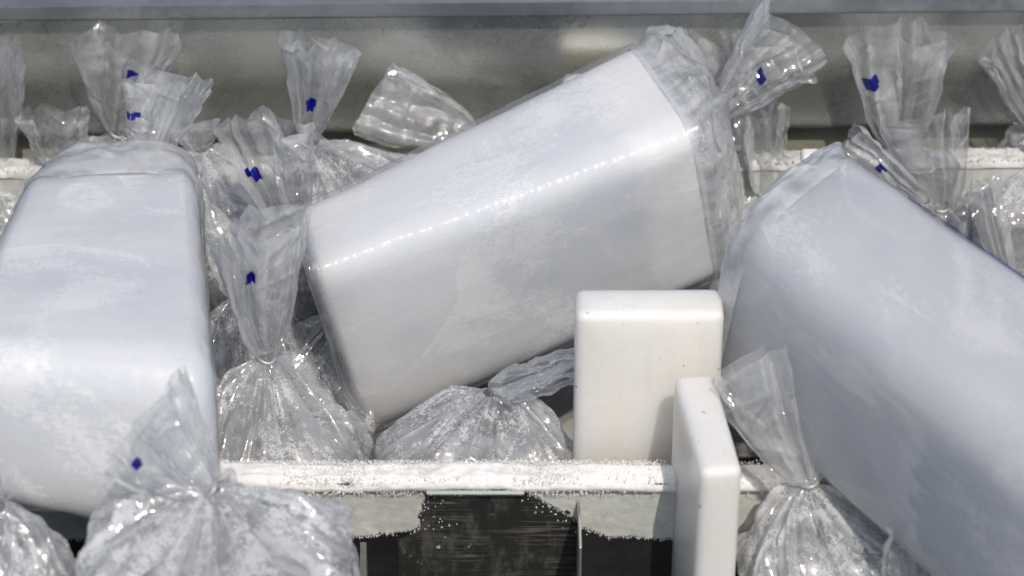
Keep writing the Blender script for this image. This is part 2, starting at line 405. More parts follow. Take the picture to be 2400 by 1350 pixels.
def body(root, K, a, b, h, sh=.05, yaw=0, seed=0, mat=None, center=None, pl=9, ampl=.008, r0=.005, nu=220, nv=110, ice=True, sag=1.0, crease=60, lump=.006, icez=.0):
    """a tied bag hanging from its knot K: shoulders gathered in pleats, boxy sides, and the ice in it"""
    rng = np.random.default_rng(seed+1000)
    K = np.asarray(K, float); C = np.asarray(center if center is not None else K[:2], float)
    u = np.arange(nu)/nu; v = np.linspace(0, 1, nv); U, V = np.meshgrid(u, v); ph = 2*np.pi*U
    s1 = np.clip(V/.5, 0, 1); s2 = np.clip((V-.5)/.5, 0, 1)
    rho = .5*s1+.5*np.sin(s1*np.pi/2)
    z = -sh*(.62*s1+.38*(1-np.cos(s1*np.pi/2)))**sag - (h-sh)*s2
    e = 2+2.6*sstep(.1, .6, V)
    c0, s0 = np.cos(ph), np.sin(ph)
    r = (np.abs(c0)**e+np.abs(s0)**e)**(-1/e)
    x = (r0+(a-r0)*rho)*c0*r; y = (r0+(b-r0)*rho)*s0*r
    x = x*(1-.04*s2); y = y*(1-.04*s2)
    out = np.stack([c0, s0], -1)
    hh = ridges(U, V, rng, int(pl*2.4), ampl*1.2, (.006, .04), (.2, 1.1), True, .10, .13)
    cr = creases(U, V, rng, crease, .0055, (.010, .04))*sstep(.06, .2, V)
    q = np.stack([x, y, z], -1)*26+seed*3.7
    lm = lump*fbm(q, seed, 4)*sstep(.1, .4, V)
    disp = hh+cr+lm
    up = np.cos(s1*np.pi/2)*.8+.1; lat = 1-up*.6
    x = x+disp*lat*c0; y = y+disp*lat*s0; z = z+disp*up
    ca, sa = math.cos(yaw), math.sin(yaw)
    X = x*ca-y*sa; Yw = x*sa+y*ca
    bl = sstep(0, .45, V)
    P = np.stack([K[0]+X+(C[0]-K[0])*bl, K[1]+Yw+(C[1]-K[1])*bl, K[2]+z], -1)
    par = np.stack([np.where(U < .5, U, 1-U)*2*(a+b)*2, V*(sh+h)*1.2, U*0+seed*.31], -1)
    F = gridF(nv, nu)
    Vv = P.reshape(-1, 3); cb = len(Vv)
    o = mk('bag', Vv, F, mat or M_BODY, par.reshape(-1, 3), root)
    if ice:
        n = 64; m_ = 40
        uu = np.arange(n)/n*2*np.pi; vv = np.linspace(0, 1, m_); UU, VV = np.meshgrid(uu, vv)
        rr = np.clip(np.minimum(VV/.3, (1-VV)/.08), 0, 1); rr = np.sin(rr*np.pi/2)**.7
        ee = (np.abs(np.cos(UU))**4+np.abs(np.sin(UU))**4)**(-.25)
        xx = (a-.006)*.96*rr*np.cos(UU)*ee; yy = (b-.006)*.96*rr*np.sin(UU)*ee
        t3 = np.clip(VV/.3, 0, 1); top = -sh*.62+icez
        zz = top-(sh*.5)*(1-np.cos(t3*np.pi/2))-(h-sh*1.12-.004)*np.clip((VV-.3)/.7, 0, 1)
        d = .006*fbm(np.stack([xx, yy, zz], -1)*22+seed, seed+9, 3)
        xx = xx+d*np.cos(UU); yy = yy+d*np.sin(UU); zz = zz+d*.6
        Q = np.stack([C[0]+xx*ca-yy*sa, C[1]+xx*sa+yy*ca, K[2]+zz], -1)
        mk('ice', Q.reshape(-1, 3), gridF(m_, n), M_CICE, None, root)
    return o

# ------------------------------------------------------------------ big bagged blocks
def rbox(H, r, n=26, fine=6):
    """surface of a rounded box, half sizes H: points in [-1,1]^3 (times H), quads"""
    H = np.asarray(H, float); pts = {}; V = []; F = []
    def axis(h):
        e = np.linspace(0, 1, fine+1)[:-1]*r*1.3/h
        mid = np.linspace(r*1.3/h, 2-r*1.3/h, n)
        return np.concatenate([e, mid, 2-e[::-1]])-1
    A = [axis(h) for h in H]
    def vid(p):
        k = tuple(np.round(p, 6))
        if k not in pts: pts[k] = len(V); V.append(p)
        return pts[k]
    for ax in range(3):
        i1, i2 = (ax+1) % 3, (ax+2) % 3
        for sg in (-1, 1):
            g = [[None]*len(A[i2]) for _ in A[i1]]
            for i, s in enumerate(A[i1]):
                for j, t in enumerate(A[i2]):
                    p = [0, 0, 0]; p[ax] = sg; p[i1] = s; p[i2] = t; g[i][j] = vid(tuple(p))
            for i in range(len(A[i1])-1):
                for j in range(len(A[i2])-1):
                    q = (g[i][j], g[i+1][j], g[i+1][j+1], g[i][j+1]); F.append(q if sg > 0 else q[::-1])
    P = np.array(V)*H; q = np.clip(P, -(H-r), H-r); d = P-q; d /= np.linalg.norm(d, axis=1)[:, None]
    return (q+d*r)/H, np.array(F)
def tril(C, Q):
    """corner array C[8] (index x*4+y*2+z with z=0 top), Q in [-1,1]^3"""
    s = (Q+1)/2; out = 0
    for x in (0, 1):
        for y in (0, 1):
            for z in (0, 1):
                wx = s[..., 0] if x else 1-s[..., 0]; wy = s[..., 1] if y else 1-s[..., 1]; wz = 1-s[..., 2] if z else s[..., 2]
                out = out+C[x*4+y*2+z]*(wx*wy*wz)[..., None]
    return out
def dims(C):
    return np.array([np.linalg.norm(C[4:]-C[:4], axis=1).mean(), np.linalg.norm(C[[2, 3, 6, 7]]-C[[0, 1, 4, 5]], axis=1).mean(), np.linalg.norm(C[[0, 2, 4, 6]]-C[[1, 3, 5, 7]], axis=1).mean()])
def block(root, C, r, mat, sleeve=True, seed=0, ripple=None, r2=None, ek=(2.8, 1, 1), n=30, film=None):
    H = dims(C)/2; ek = np.array(ek); Q, F = rbox(H*ek, r, n); P = tril(C, Q); N = vnorm(P, F)
    par = Q*H
    d = .0011*fbm(par*14+seed, seed, 3)+.0003*fbm(par*120+seed, seed+3, 3)
    P2 = P+N*(d-.0009)[:, None]
    ob = mk('ice', P2, F, mat, par, root)
    if sleeve:
        g = .0005; H2 = H+g; Q2, F2 = rbox(H2*ek, r2 or r*1.05, 64, 8); P = tril(C, Q2*(H2/H)); N = vnorm(P, F2); par = Q2*H2
        d = .0011*fbm(par*14+seed, seed, 3)+.0005*np.abs(pn(np.stack([par[:, 0]*20, par[:, 1]*90, par[:, 2]*90], -1), seed+2))
        rg = np.random.default_rng(seed+500)
        for k in range(16):   # slack folds drawn across the film
            nn = unit(rg.normal(size=3)*np.array([1.0, .7, .7])); o_ = (rg.uniform(-.8, .8, 3)*H2)@nn; c_ = rg.uniform(-1, 1, 3)*H2
            dist = np.abs(par@nn-o_+.003*pn(par*22, k)); d = d+rg.uniform(.0007, .0018)*np.exp(-(dist/.0022)**1.3)*np.exp(-(((par-c_)**2).sum(1)/.05**2)**2)
        if ripple is not None: d = d+ripple(par, H2)
        mk('bag_sleeve', P+N*d[:, None], F2, film or M_SLEEVE, par, root)
    return H
def ring(C, axis, sgn, m=200, round_=5.0, grow=.0025):
    """the block's outline at one end, as a closed loop of m points; also its centre"""
    H = dims(C)/2; t = np.arange(m)/m*2*np.pi
    i1, i2 = (axis+1) % 3, (axis+2) % 3
    c, s = sup(t, round_); Q = np.zeros((m, 3)); Q[:, axis] = sgn
    Q[:, i1] = c*(1+grow/H[i1]); Q[:, i2] = s*(1+grow/H[i2])
    return Q
def bag_end(root, C, axis, sgn, K, seed=0, start=.90, e1=.6, e2=.9, pl=11, ampl=.006, r0=.006, nv=90, m=240, mat=None, crease=70, line=None, name='bag_end', round_=5.0, rpow=1.0):
    """film that runs on past the end of the ice and gathers at the knot K (or on a seal LINE)"""
    rng = np.random.default_rng(seed+77)
    Q = ring(C, axis, sgn, m, round_); Q[:, axis] = sgn*start
    R0 = tril(C, Q)
    Q1 = Q.copy(); Q1[:, axis] = sgn*1.0; R1 = tril(C, Q1)
    cen = R1.mean(0); ax = unit(K-cen); L = np.linalg.norm(K-cen)
    v = np.linspace(0, 1, nv); V = v[:, None]*np.ones((1, m)); U = np.ones((nv, 1))*(np.arange(m)/m)[None]
    s = np.clip((V-.18)/.82, 0, 1); ta = s*np.pi/2
    rad = np.maximum(np.cos(ta), 0)**e1; adv = np.sin(ta)**e2
    rel = R1-cen; t0 = np.clip(V/.18, 0, 1)[..., None]
    if line is None:
        ang = 2*np.pi*U; endp = rel*(r0/np.linalg.norm(rel, axis=1).mean())
    else:
        lv = np.asarray(line, float); ll = np.linalg.norm(lv); lu = lv/ll
        endp = (rel@lu)[:, None]/np.abs(rel@lu).max()*lu*ll
    loft = cen+endp[None]*(1-rad[..., None])+rel[None]*rad[..., None]+(K-cen)*adv[..., None]
    P = np.where(V[..., None] < .18, R0[None]*(1-t0)+R1[None]*t0, loft)
    N = unit_rows((rel-(rel@ax)[:, None]*ax))
    hh = 0
    for k in range(3):
        hh = hh+ridges(U, 1-s, rng, pl*2, ampl, (.006, .03), (.4, 1.3), True, .06, .15)*sstep(.16, .35, V)
    cr = creases(U, V, rng, crease, .003, (.006, .03))*sstep(.1, .3, V)
    lm = (.0008+.0005*pl)*fbm(np.stack([np.cos(U*6.2832)*1.4, np.sin(U*6.2832)*1.4, V*3+seed*2.1], -1), seed, 3)*sstep(.12, .3, V)
    d = hh+cr+lm
    P = P+N[None]*(d*(1-.5*adv))[..., None]+ax*(d*.5*adv)[..., None]
    par = np.stack([U*.4, V*(L+.03), U*0+seed*.3], -1)
    return mk(name, P.reshape(-1, 3), gridF(nv, m), mat or M_END, par.reshape(-1, 3), root)
def unit_rows(A): return A/(np.linalg.norm(A, axis=-1)[..., None]+1e-12)

# ------------------------------------------------------------------ spikes of frost
def spikes(name, P, N, root, rng, lo=.001, hi=.0035, wd=.00045, mat=None, spread=.7):
    n = len(P); L = rng.uniform(lo, hi, n)**1.0; D = unit_rows(N+rng.normal(0, spread, (n, 3)))
    A = unit_rows(np.cross(D, rng.normal(size=(n, 3)))); B = np.cross(D, A); wv = wd*rng.uniform(.5, 1.5, n)[:, None]
    V = np.stack([P+A*wv, P-A*.5*wv+B*.87*wv, P-A*.5*wv-B*.87*wv, P+D*L[:, None]], 1).reshape(-1, 3)
    b = (np.arange(n)*4)[:, None]
    F = np.concatenate([b+np.array([[0, 1, 3]]), b+np.array([[1, 2, 3]]), b+np.array([[2, 0, 3]])], 0)
    return mk(name, V, F, mat or M_FROST, None, root, smooth=False, stuff=True)

def extrude_profile(name, pts, x0, x1, mat, root, nx=2, closed=False, disp=None, skew=0.0, par=False, xs=None, sharp=28):
    """profile points (Y, z) swept along X; SKEW turns it a little about Z"""
    pts = np.asarray(pts, float); xs = np.linspace(x0, x1, nx) if xs is None else xs; n = len(pts)
    P = np.zeros((nx, n, 3)); P[..., 0] = xs[:, None]; P[..., 1] = pts[None, :, 0]+xs[:, None]*skew; P[..., 2] = pts[None, :, 1]
    if disp is not None: P = disp(P)
    o = mk(name, P.reshape(-1, 3), gridF(nx, n, closed), mat, None, root)
    if sharp: o.data.set_sharp_from_angle(angle=math.radians(sharp))
    return o
def boxm(name, lo, hi, mat, root, bev=.0015):
    H = (np.array(hi)-np.array(lo))/2; Q, F = rbox(H, min(bev, H.min()*.9), 3, 2)
    return mk(name, Q*H+(np.array(lo)+np.array(hi))/2, F, mat, None, root)

# ================================================================== the bin
GZ = -.95
mk('ground', [(-12, -12, GZ), (12, -12, GZ), (12, 12, GZ), (-12, 12, GZ)], np.array([[0, 1, 2, 3]]), M_GROUND)['kind'] = 'structure'  # unseen sheet, added to bounce fill light onto the front faces
bin_ = thing('ice_freezer', 'galvanised steel freezer bin with frosted partitions, holding all the bagged ice', 'freezer', (0, 0, -.30))
SK = .019
XW = .78
rngF = np.random.default_rng(3)
# rear panel: upper face, bend, sloping lower face, rolled bottom edge
zb = lambda py, Y: at(1200, py, Y)[2]
yb = .245
prof = [(yb+o, zb(k, yb)) for k, o in ((38, 0), (80, 0), (120, 0), (170, 0), (194, 0), (204, .0006), (225, .0014), (250, .0018), (272, .0016), (286, .0006), (296, -.0006), (304, -.0008), (309, .001))]
prof = np.array(prof)
extrude_profile('back_panel', prof, -XW, XW, M_ZINC, bin_, 60, skew=SK, sharp=0,
                disp=lambda P: P+np.stack([P[..., 0]*0, .0018*fbm(P*7, 3, 2), P[..., 2]*0], -1))
yr = yb-.012
extrude_profile('top_rail', [(yr+.06, zb(5, yr)+.0), (yr+.002, zb(5, yr)), (yr, zb(6.5, yr)), (yr, zb(38.5, yr)), (yr+.0015, zb(40, yr)), (yr+.0118, zb(40, yr)-.0005)], -XW, XW, M_RAIL, bin_, 40, skew=SK)
extrude_profile('seam', [(yr-.0008, zb(35.5, yr)), (yr-.0013, zb(36.4, yr)), (yr-.0008, zb(37.5, yr))], -XW, XW, M_DARK, bin_, 2, skew=SK)
extrude_profile('lid', [(yr+.075, zb(5, yr)-.02), (yr+.085, zb(5, yr)+.004), (yr+.14, zb(5, yr)+.03), (yr+.18, zb(5, yr)+.25)], -XW, XW, M_LID, bin_, 2, skew=SK)
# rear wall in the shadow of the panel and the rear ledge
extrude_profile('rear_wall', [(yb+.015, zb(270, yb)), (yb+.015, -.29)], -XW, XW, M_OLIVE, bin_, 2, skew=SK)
yl0, yl1 = at_z(1200, 390, 0)[1], at_z(1200, 364, 0)[1]
lp = [(yl0, -.28), (yl0, -.004), (yl0+.003, -.001), (yl0+.006, 0), (yl1-.003, 0), (yl1, -.002), (yl1+.002, -.05)]
def rough(a, f, seed, zonly=False):
    def fn(P):
        d = a*fbm(P*f, seed, 4)
        return P+np.stack([d*0, -d*(0 if zonly else .6), d], -1)
    return fn
lpd = np.array([(yl0-.002, -.10)]+[(yl0-.002, z) for z in np.linspace(-.09, -.006, 20)]+[(yl0-.001+.002*k, .002) for k in range(12)]+[(yl1+.001, 0), (yl1+.002, -.01)])
extrude_profile('rear_partition', lp, -XW, XW, M_FRMETAL, bin_, 2, skew=SK)
lpd2 = [(yl0-.0015, -.005), (yl0-.0015, -.003), (yl0-.0005, -.001)]+[(y, .0015) for y in np.linspace(yl0+.002, yl1, 14)]+[(yl1+.002, -.002), (yl1+.003, -.012)]
rl = extrude_profile('frost', lpd2, -.775, .775, M_FROST2, bin_, 1000, skew=SK, sharp=0, disp=rough(.0022, 90, 5)); rl['kind'] = 'stuff'
n = 9000; X = rngF.uniform(-.6, .6, n); Yp = np.where(rngF.random(n) < .55, yl1+rngF.uniform(-.001, .003, n), rngF.uniform(yl0-.002, yl1, n))
spikes('frost', np.stack([X, Yp+X*SK, np.where(Yp < yl1, .001, -.001)*np.ones(n)], -1), np.tile([0, .1, 1.0], (n, 1)), bin_, rngF, .001, .0034, .0005, M_FROST2)
bolt = at_z(1900, 366, .003)
Vb, Fb = rbox((.0075, .0065, .004), .0035, 4, 4); mk('bolt', Vb*np.array([.0075, .0065, .004])+bolt, Fb, M_FROST, None, bin_)

# front partition with its rolled, frosted rim
YF1, YF0 = at_z(1200, 1090, 0)[1], at_z(1200, 1136, -.002)[1]
ZL = at(1200, 1150, YF0)[2]
mk_front = [(YF1, -.28), (YF1, -.002), (YF1-.003, 0), (YF0+.004, 0), (YF0, -.0015), (YF0, ZL), (YF0+.002, ZL-.002), (YF0+.004, ZL-.0025), (YF0+.004, -.28)]
extrude_profile('front_partition', mk_front, -XW, XW, M_DARK, bin_, 2)  # reflection of the dark pit is put into the near-black base colour
YP = YF0+.004
def zf(py): return at(1200, py, YP)[2]
#    # face of the partition below the rim
fr = [(YF1+.002, -.012), (YF1+.0015, -.004), (YF1, .0)]+[(y, .0012) for y in np.linspace(YF1-.002, YF0+.003, 10)]+[(YF0, -.001), (YF0-.0015, -.004), (YF0-.0015, ZL+.001), (YF0, ZL-.0015), (YF0+.003, ZL-.003)]
def rimd(P):
    x = P[..., 0]; thick = np.interp(x, [-.4, -.02, .035, .05, .075, .12, .3], [1, 1, 1, .75, .35, .3, .25])
    d = (.0015*fbm(P*np.array([80, 120, 120]), 5, 4)+.0034*pn(P*np.array([14, 10, 10]), 8)+.0014*pn(P*np.array([45, 30, 30]), 9)+.0012)*thick
    return P+np.stack([d*0, -d*.4, d], -1)
fo = extrude_profile('frost', fr, -.775, .775, M_FROST, bin_, 1900, disp=rimd, sharp=0); fo['kind'] = 'stuff'
def thickx(x): return np.interp(x, [-.4, .035, .06, .1, .3], [1, 1, .55, .3, .25])
n = 26000; X = rngF.uniform(-.5, .4, n); X = X[rngF.random(n) < thickx(X)]; n = len(X)
t = rngF.random(n); Yp = np.where(t < .4, YF1+rngF.uniform(-.002, .0015, n), rngF.uniform(YF0-.001, YF1, n))
spikes('frost', np.stack([X, Yp, .001+rngF.uniform(-.002, .002, n)], -1), np.tile([0, -.15, 1.0], (n, 1)), bin_, rngF, .0008, .0024, .0004)
n = 9000; X = rngF.uniform(-.5, .4, n); X = X[rngF.random(n) < thickx(X)*(.55+.45*pn(np.stack([X*30, X*0, X*0], -1), 4))]; n = len(X)
zz_ = rngF.uniform(ZL-.003, .001, n); spikes('frost', np.stack([X, np.full(n, YF0-.0008), zz_], -1), np.tile([0, -1.0, -.15], (n, 1)), bin_, rngF, .0006, .0018, .00045)
# frost sheet on the partition's face, with a ragged gap where it was scraped off
NX, NZ = 780, 110
xs = np.linspace(-.5, .5, NX); zs = np.linspace(ZL-.0015, zf(1300), NZ); XX, ZZ = np.meshgrid(xs, zs)
def scraped():
    P2 = np.stack([XX*1.0, ZZ*0, ZZ], -1)
    e = .0025*fbm(P2*60, 12, 4); e2 = .0010*fbm(P2*260, 14, 3)
    zlow = np.interp(xs, [-.36, -.13, -.125, -.095, -.08, -.06, .05, .06, .11, .36], [zf(k) for k in (1262, 1262, 1262, 1252, 1248, 1236, 1236, 1252, 1262, 1262)])[None]
    keep = (ZZ+e*.6+e2*1.5 > zlow)
    px = proj(np.stack([XX, XX*0+YP, ZZ], -1))[..., 0]
    lx = np.interp(ZZ, [zf(k) for k in (1300, 1230, 1190, 1150)], [960, 985, 995, 1000]); rx = np.interp(ZZ, [zf(k) for k in (1260, 1215, 1180, 1150)], [1375, 1350, 1290, 1240])
    hole = (px+e*3500+e2*2500 > lx) & (px+e*3500+e2*2500 < rx)
    return keep & ~hole
kp = scraped()
hgt = .0011+.0003*fbm(np.stack([XX, XX*0, ZZ], -1)*90, 21, 4)+.0004*pn(np.stack([XX, XX*0, ZZ], -1)*25, 22)
Vp = np.stack([XX, YP-np.maximum(hgt, .0004), ZZ], -1).reshape(-1, 3); Fq = gridF(NZ, NX, False)
kf = kp.ravel()[Fq].all(1); Fq = Fq[kf]
used = np.unique(Fq); mp = -np.ones(len(Vp), int); mp[used] = np.arange(len(used))
fo = mk('frost', Vp[used], mp[Fq], M_FRMETAL, None, bin_); fo['kind'] = 'stuff'
# needles along the ragged lower edge
edge = np.zeros_like(kp); edge[:-1] = kp[:-1] & ~kp[1:]
ei = np.argwhere(edge); ei = ei[rngF.integers(0, len(ei), 2600)]
spikes('frost', np.stack([xs[ei[:, 1]]+rngF.uniform(-.0008, .0008, len(ei)), np.full(len(ei), YP-.0014), zs[ei[:, 0]]], -1), np.tile([0, -.25, -1.0], (len(ei), 1)), bin_, rngF, .0006, .0026, .0003, M_FRMETAL, .5)
# loose grains on the scraped metal, thinning out away from the frost
near = np.zeros(kp.shape)
for sh_ in range(1, 26):
    for ax_ in (0, 1):
        for sg_ in (-1, 1): near = np.maximum(near, np.roll(kp, sg_*sh_, ax_)*math.exp(-sh_/6.0))
near *= ~kp; near[-34:] = 0; near[:, :40] = 0; near[:, -40:] = 0
gi = np.argwhere(rngF.random(near.shape) < near*.075)
spikes('frost', np.stack([xs[gi[:, 1]]+rngF.uniform(-.0008, .0008, len(gi)), np.full(len(gi), YP-.0009), zs[gi[:, 0]]+rngF.uniform(-.0004, .0004, len(gi))], -1), np.tile([0, -1.0, 0], (len(gi), 1)), bin_, rngF, .0006, .0016, .00055, M_FROST, .8)
# scratched dark panel hung on the partition, folded seam, two upright fins
xa, xb_ = at(932, 1250, YP)[0], at(1352, 1250, YP)[0]
mk('scratched_panel', [(at(985, 1155, YP)[0], YP-.0008, ZL-.004), (at(1290, 1155, YP)[0], YP-.0008, ZL-.004), (xb_, YP-.0008, zf(1215)), (xb_, YP-.0008, -.26), (xa, YP-.0008, -.26), (xa, YP-.0008, zf(1262)), (at(985, 1250, YP)[0], YP-.0008, zf(1240))], [list(range(7))], M_SCR, None, bin_, smooth=False)
extrude_profile('folded_lip', [(YF0-.0012, ZL+.001), (YF0-.0022, ZL-.0012), (YF0-.001, ZL-.0035), (YF0+.003, ZL-.004)], at(1000, 1150, YF0)[0], at(1228, 1150, YF0)[0], M_ZINC, bin_, 2)
boxm('fin', (at(1352, 1250, YP)[0], YP-.05, -.26), (at(1352, 1250, YP)[0]+.0018, YP-.0012, at(1352, 1212, YP-.02)[2]), M_ZINC, bin_, .0006)
fx = at(838, 1300, YP-.03)
mk('fin', [(fx[0], YP-.0015, -.052), (fx[0]+.004, YP-.0015, -.052), (fx[0]+.001, YP-.06, -.26), (fx[0]-.004, YP-.06, -.26), (fx[0]+.003, YP-.0015, -.26), (fx[0]+.007, YP-.0015, -.26)], [[0, 1, 2, 3], [1, 5, 2], [0, 3, 4], [4, 5, 1, 0], [3, 2, 5, 4]], M_ZINC, None, bin_, smooth=False)
boxm('floor_pan', (-XW, -.64, -.30), (XW, .30, -.285), M_DARK, bin_, .002)
boxm('front_wall', (-XW, -.66, -.9), (XW, -.64, -.03), M_ZINC, bin_, .004)
boxm('end_wall', (-XW-.03, -.66, -.9), (-XW, .32, .10), M_ZINC, bin_, .004)
boxm('end_wall', (XW, -.66, -.9), (XW+.03, .32, .10), M_ZINC, bin_, .004)

# ================================================================== white boards
def board(label, front_lo, wd, th, ht, yaw, bev=.0055, slot=None):
    """an upright slab: WD across, TH thick, HT high; FRONT_LO its front left bottom corner"""
    o = thing('plastic_board', label, 'plastic board', tuple(front_lo), 'thick white plastic boards wedged between the bags')
    H = np.array([wd, th, ht])/2; Q, F = rbox(H, bev, 14, 5); P = Q*H+H
    if slot is not None:   # a slot sawn up from below that sits over the partition
        y0, y1, zt = slot
        parts = []
        for lo, hi in (((0, 0, 0), (wd, y0, zt)), ((0, y1, 0), (wd, th, zt))):
            lo, hi = np.array(lo, float), np.array(hi, float); Hh = (hi-lo)/2; q, f = rbox(Hh, bev, 8, 5); parts.append((q*Hh+(lo+hi)/2, f))
        lo, hi = np.array([0, 0, zt-.012]), np.array([wd, th, ht]); Hh = (hi-lo)/2; q, f = rbox(Hh, bev, 14, 5)
        parts = [(q*Hh+(lo+hi)/2, f)]+[(np.where(np.array([True, True, True]), p*np.array([1, 1, 1])+np.array([0, 0, 0]), p), f) for p, f in parts]
        # legs sit 0.3 mm inside the head so that no faces coincide
        P = []; F = []; off = 0
        for k, (p, f) in enumerate(parts):
            if k: p = np.array([wd/2, 0, 0])+(p-np.array([wd/2, 0, 0]))*np.array([1-.0006/wd, 1, 1])
            P.append(p); F.append(f+off); off += len(p)
        P = np.concatenate(P); F = np.concatenate(F)
    c, s = math.cos(yaw), math.sin(yaw)
    P = np.stack([P[:, 0]*c-P[:, 1]*s, P[:, 0]*s+P[:, 1]*c, P[:, 2]], -1)+np.array(front_lo)
    mk('slab', P, F, M_BOARD, None, o)
    return o
s1 = at(1350, 738, -.172); s1r = at(1699, 736, -.172); top1 = s1[2]
board('white plastic board standing face-on behind the frosted front rim', (s1[0], -.172, top1-.32+.02), s1r[0]-s1[0], .031, .30, .006)
f2 = at(1642, 1107, -.292); f2r = at(1743, 1107, -.292); f2b = at_z(1579, 878, f2[2])
bw = f2r[0]-f2[0]; bv = f2b-f2
bd_ = board('white plastic board seen edge-on in front, straddling the frosted rim', (f2[0], -.292, f2[2]-.27), bw, float(np.hypot(bv[0], bv[1])), .27, math.atan2(-bv[0], bv[1]))
s3 = at(1321, 212, .2)
board('white board almost hidden behind the middle ice block, only a corner showing', (s3[0], .2, s3[2]-.22), .08, .028, .22, .02)

# ================================================================== the three large blocks
def C8(d): return np.array([at(*d[k]) for k in range(8)])
# middle block
CM = C8({0: (728, 640, -.066), 1: (862, 1046, -.048), 2: (690, 470, .013), 3: (815, 852, .027), 4: (1650, 296, .022), 5: (1712, 668, .041), 6: (1488, 74, .142), 7: (1536, 438, .154)})
G_BLK = 'large bagged ice blocks lying on top of the small bags'
mid = thing('ice_block', 'large milky ice block in the middle, tilted, tied tail at its upper right end', 'bagged ice', tuple(CM.mean(0)), G_BLK)
def ripM(par, H):
    c = np.exp(-(((par[:, 1]+H[1])/.016)**2+((par[:, 2]-H[2])/.016)**2))
    x = par[:, 0]; m = .5+.5*np.sin(x*2*np.pi/.0062+2*pn(np.stack([x*30, x*0, x*0], -1), 3))
    k = np.exp(-((x+.042)/.004)**2)*.0016*np.exp(-(((par[:, 1]+H[1])/.05)**2+((par[:, 2]-H[2])/.05)**2))*np.sin(x*2500)
    return c*.0016*m+k
block(mid, CM, .022, ice_mat('milky_ice', 1, .42, end=.078), True, 1, ripM, film=sleeve_mat('clinging_film', 1), r2=.017)
KM = at(1690, 264, .165)
bag_end(mid, CM, 0, 1, KM, 21, start=.93, e1=1.0, e2=1.0, pl=9, ampl=.010, r0=.007)
tail(mid, KM, at(1850, 70, .18), .036, .014, .007, 22, bend=(.006, 0, -.004), pl=8, ampl=.007, mark=(1780, 176), tilt=(-.16, .05), crease=70, fan=.75)
tie(mid, KM, at(1850, 70, .18)-KM, .0075)
cl = tril(CM, np.array([[-1.0, 0, 0]]))[0]; up_ = unit(tril(CM, np.array([[-1.0, 1.0, .6]]))[0]-tril(CM, np.array([[-1.0, -1, -.2]]))[0])
bag_end(mid, CM, 0, -1, cl+unit(CM[0]-CM[4])*.007+np.array([0, 0, .010]), 31, start=.96, e1=.6, e2=.8, pl=5, ampl=.002, line=up_*.058, crease=60, name='sealed_end', mat=M_SEAL)

# left block
CL = C8({0: (-150, 825, -.262), 1: (-130, 1192, -.275), 2: (66, 390, -.02), 3: (30, 600, -.01), 4: (508, 850, -.262), 5: (524, 1325, -.312), 6: (456, 370, .0), 7: (480, 640, .01)})
left = thing('ice_block', 'large milky ice block at the left edge, lying with its clear rounded bag end up', 'bagged ice', tuple(CL.mean(0)), G_BLK)
def ripL(par, H):
    c = np.exp(-(((par[:, 1]+H[1])/.02)**2+((par[:, 2]-H[2])/.02)**2)); x = par[:, 0]
    return c*.0006*pn(np.stack([x*160, x*0, x*0], -1), 3)
block(left, CL, .024, ice_mat('milky_ice', 5, .60), True, 4, ripL, ek=(1.6, 1, 1), film=sleeve_mat('clinging_film', 5), r2=.0245)
KL = at(292, 425, .045)
bag_end(left, CL, 1, 1, KL, 41, start=.84, e1=.42, e2=.9, pl=4, ampl=.002, r0=.012, round_=3.2, crease=16, mat=M_ENDS)
tail(left, at(345, 365, .040), at(395, 190, .052), .030, .012, .008, 42, side=(1, 0, -.35), pl=6, ampl=.006, mark=(312, 270), tilt=(.10, .05), fan=.55, msize=(.03, .05))

# right block
CR = C8({0: (1722, 528, -.16), 1: (1640, 905, -.125), 2: (2000, 325, -.07), 3: (1892, 662, -.03), 4: (2600, 1262, -.46), 5: (2440, 1660, -.45), 6: (2690, 790, -.34), 7: (2611, 1244, -.30)})
right = thing('ice_block', 'large cloudy ice block at the right edge, slanting down toward the viewer', 'bagged ice', tuple(CR.mean(0)), G_BLK)
block(right, CR, .030, ice_mat('cloudy_ice', 8, .22, (.64, .655, .685), (.82, .825, .84), ss=.12), True, 7, film=sleeve_mat('clinging_film', 8))
cr = tril(CR, np.array([[-1.0, 0, 0]]))[0]
KR = cr+unit(CR[:4].mean(0)-CR[4:].mean(0))*.026+np.array([.02, .008, .008])
bag_end(right, CR, 0, -1, KR, 51, start=.90, e1=.42, e2=1.0, pl=4, ampl=.002, r0=.014, round_=3.8, crease=14, mat=M_ENDS)
HR = dims(CR)/2; st = []
for x in np.linspace(-.50, .3, 24):
    for dg in (26, 31):
        t = math.radians(dg); q = np.array([x, 1-(.030/HR[1])*(1-math.sin(t)), 1-(.030/HR[2])*(1-math.cos(t))]); q[1:] *= 1+.0016/HR[1:]
        st.append(tril(CR, q[None])[0])
mk('printed_stripe', st, gridF(24, 2, False), M_BLUE, None, right)

# ================================================================== small tied bags
G_BAG = 'small tied bags of ice filling the bin'
def small(label, K, tip, W, a=.055, b=.05, h=.2, bodyc=None, seed=0, hasbody=True, bkw=None, tkw=None, knot=True, group=G_BAG):
    K = np.asarray(K, float); tip = np.asarray(tip, float)
    o = thing('ice_bag', label, 'bag of ice', (K[0], K[1], max(K[2]-h, -.284)), group)
    tail(o, K, tip, W, seed=seed, **(tkw or {}))
    if hasbody: body(o, K, a, b, min(h, K[2]+.283), seed=seed, center=bodyc, **(bkw or {}))
    if knot: tie(o, K, tip-K, .0062)
    return o
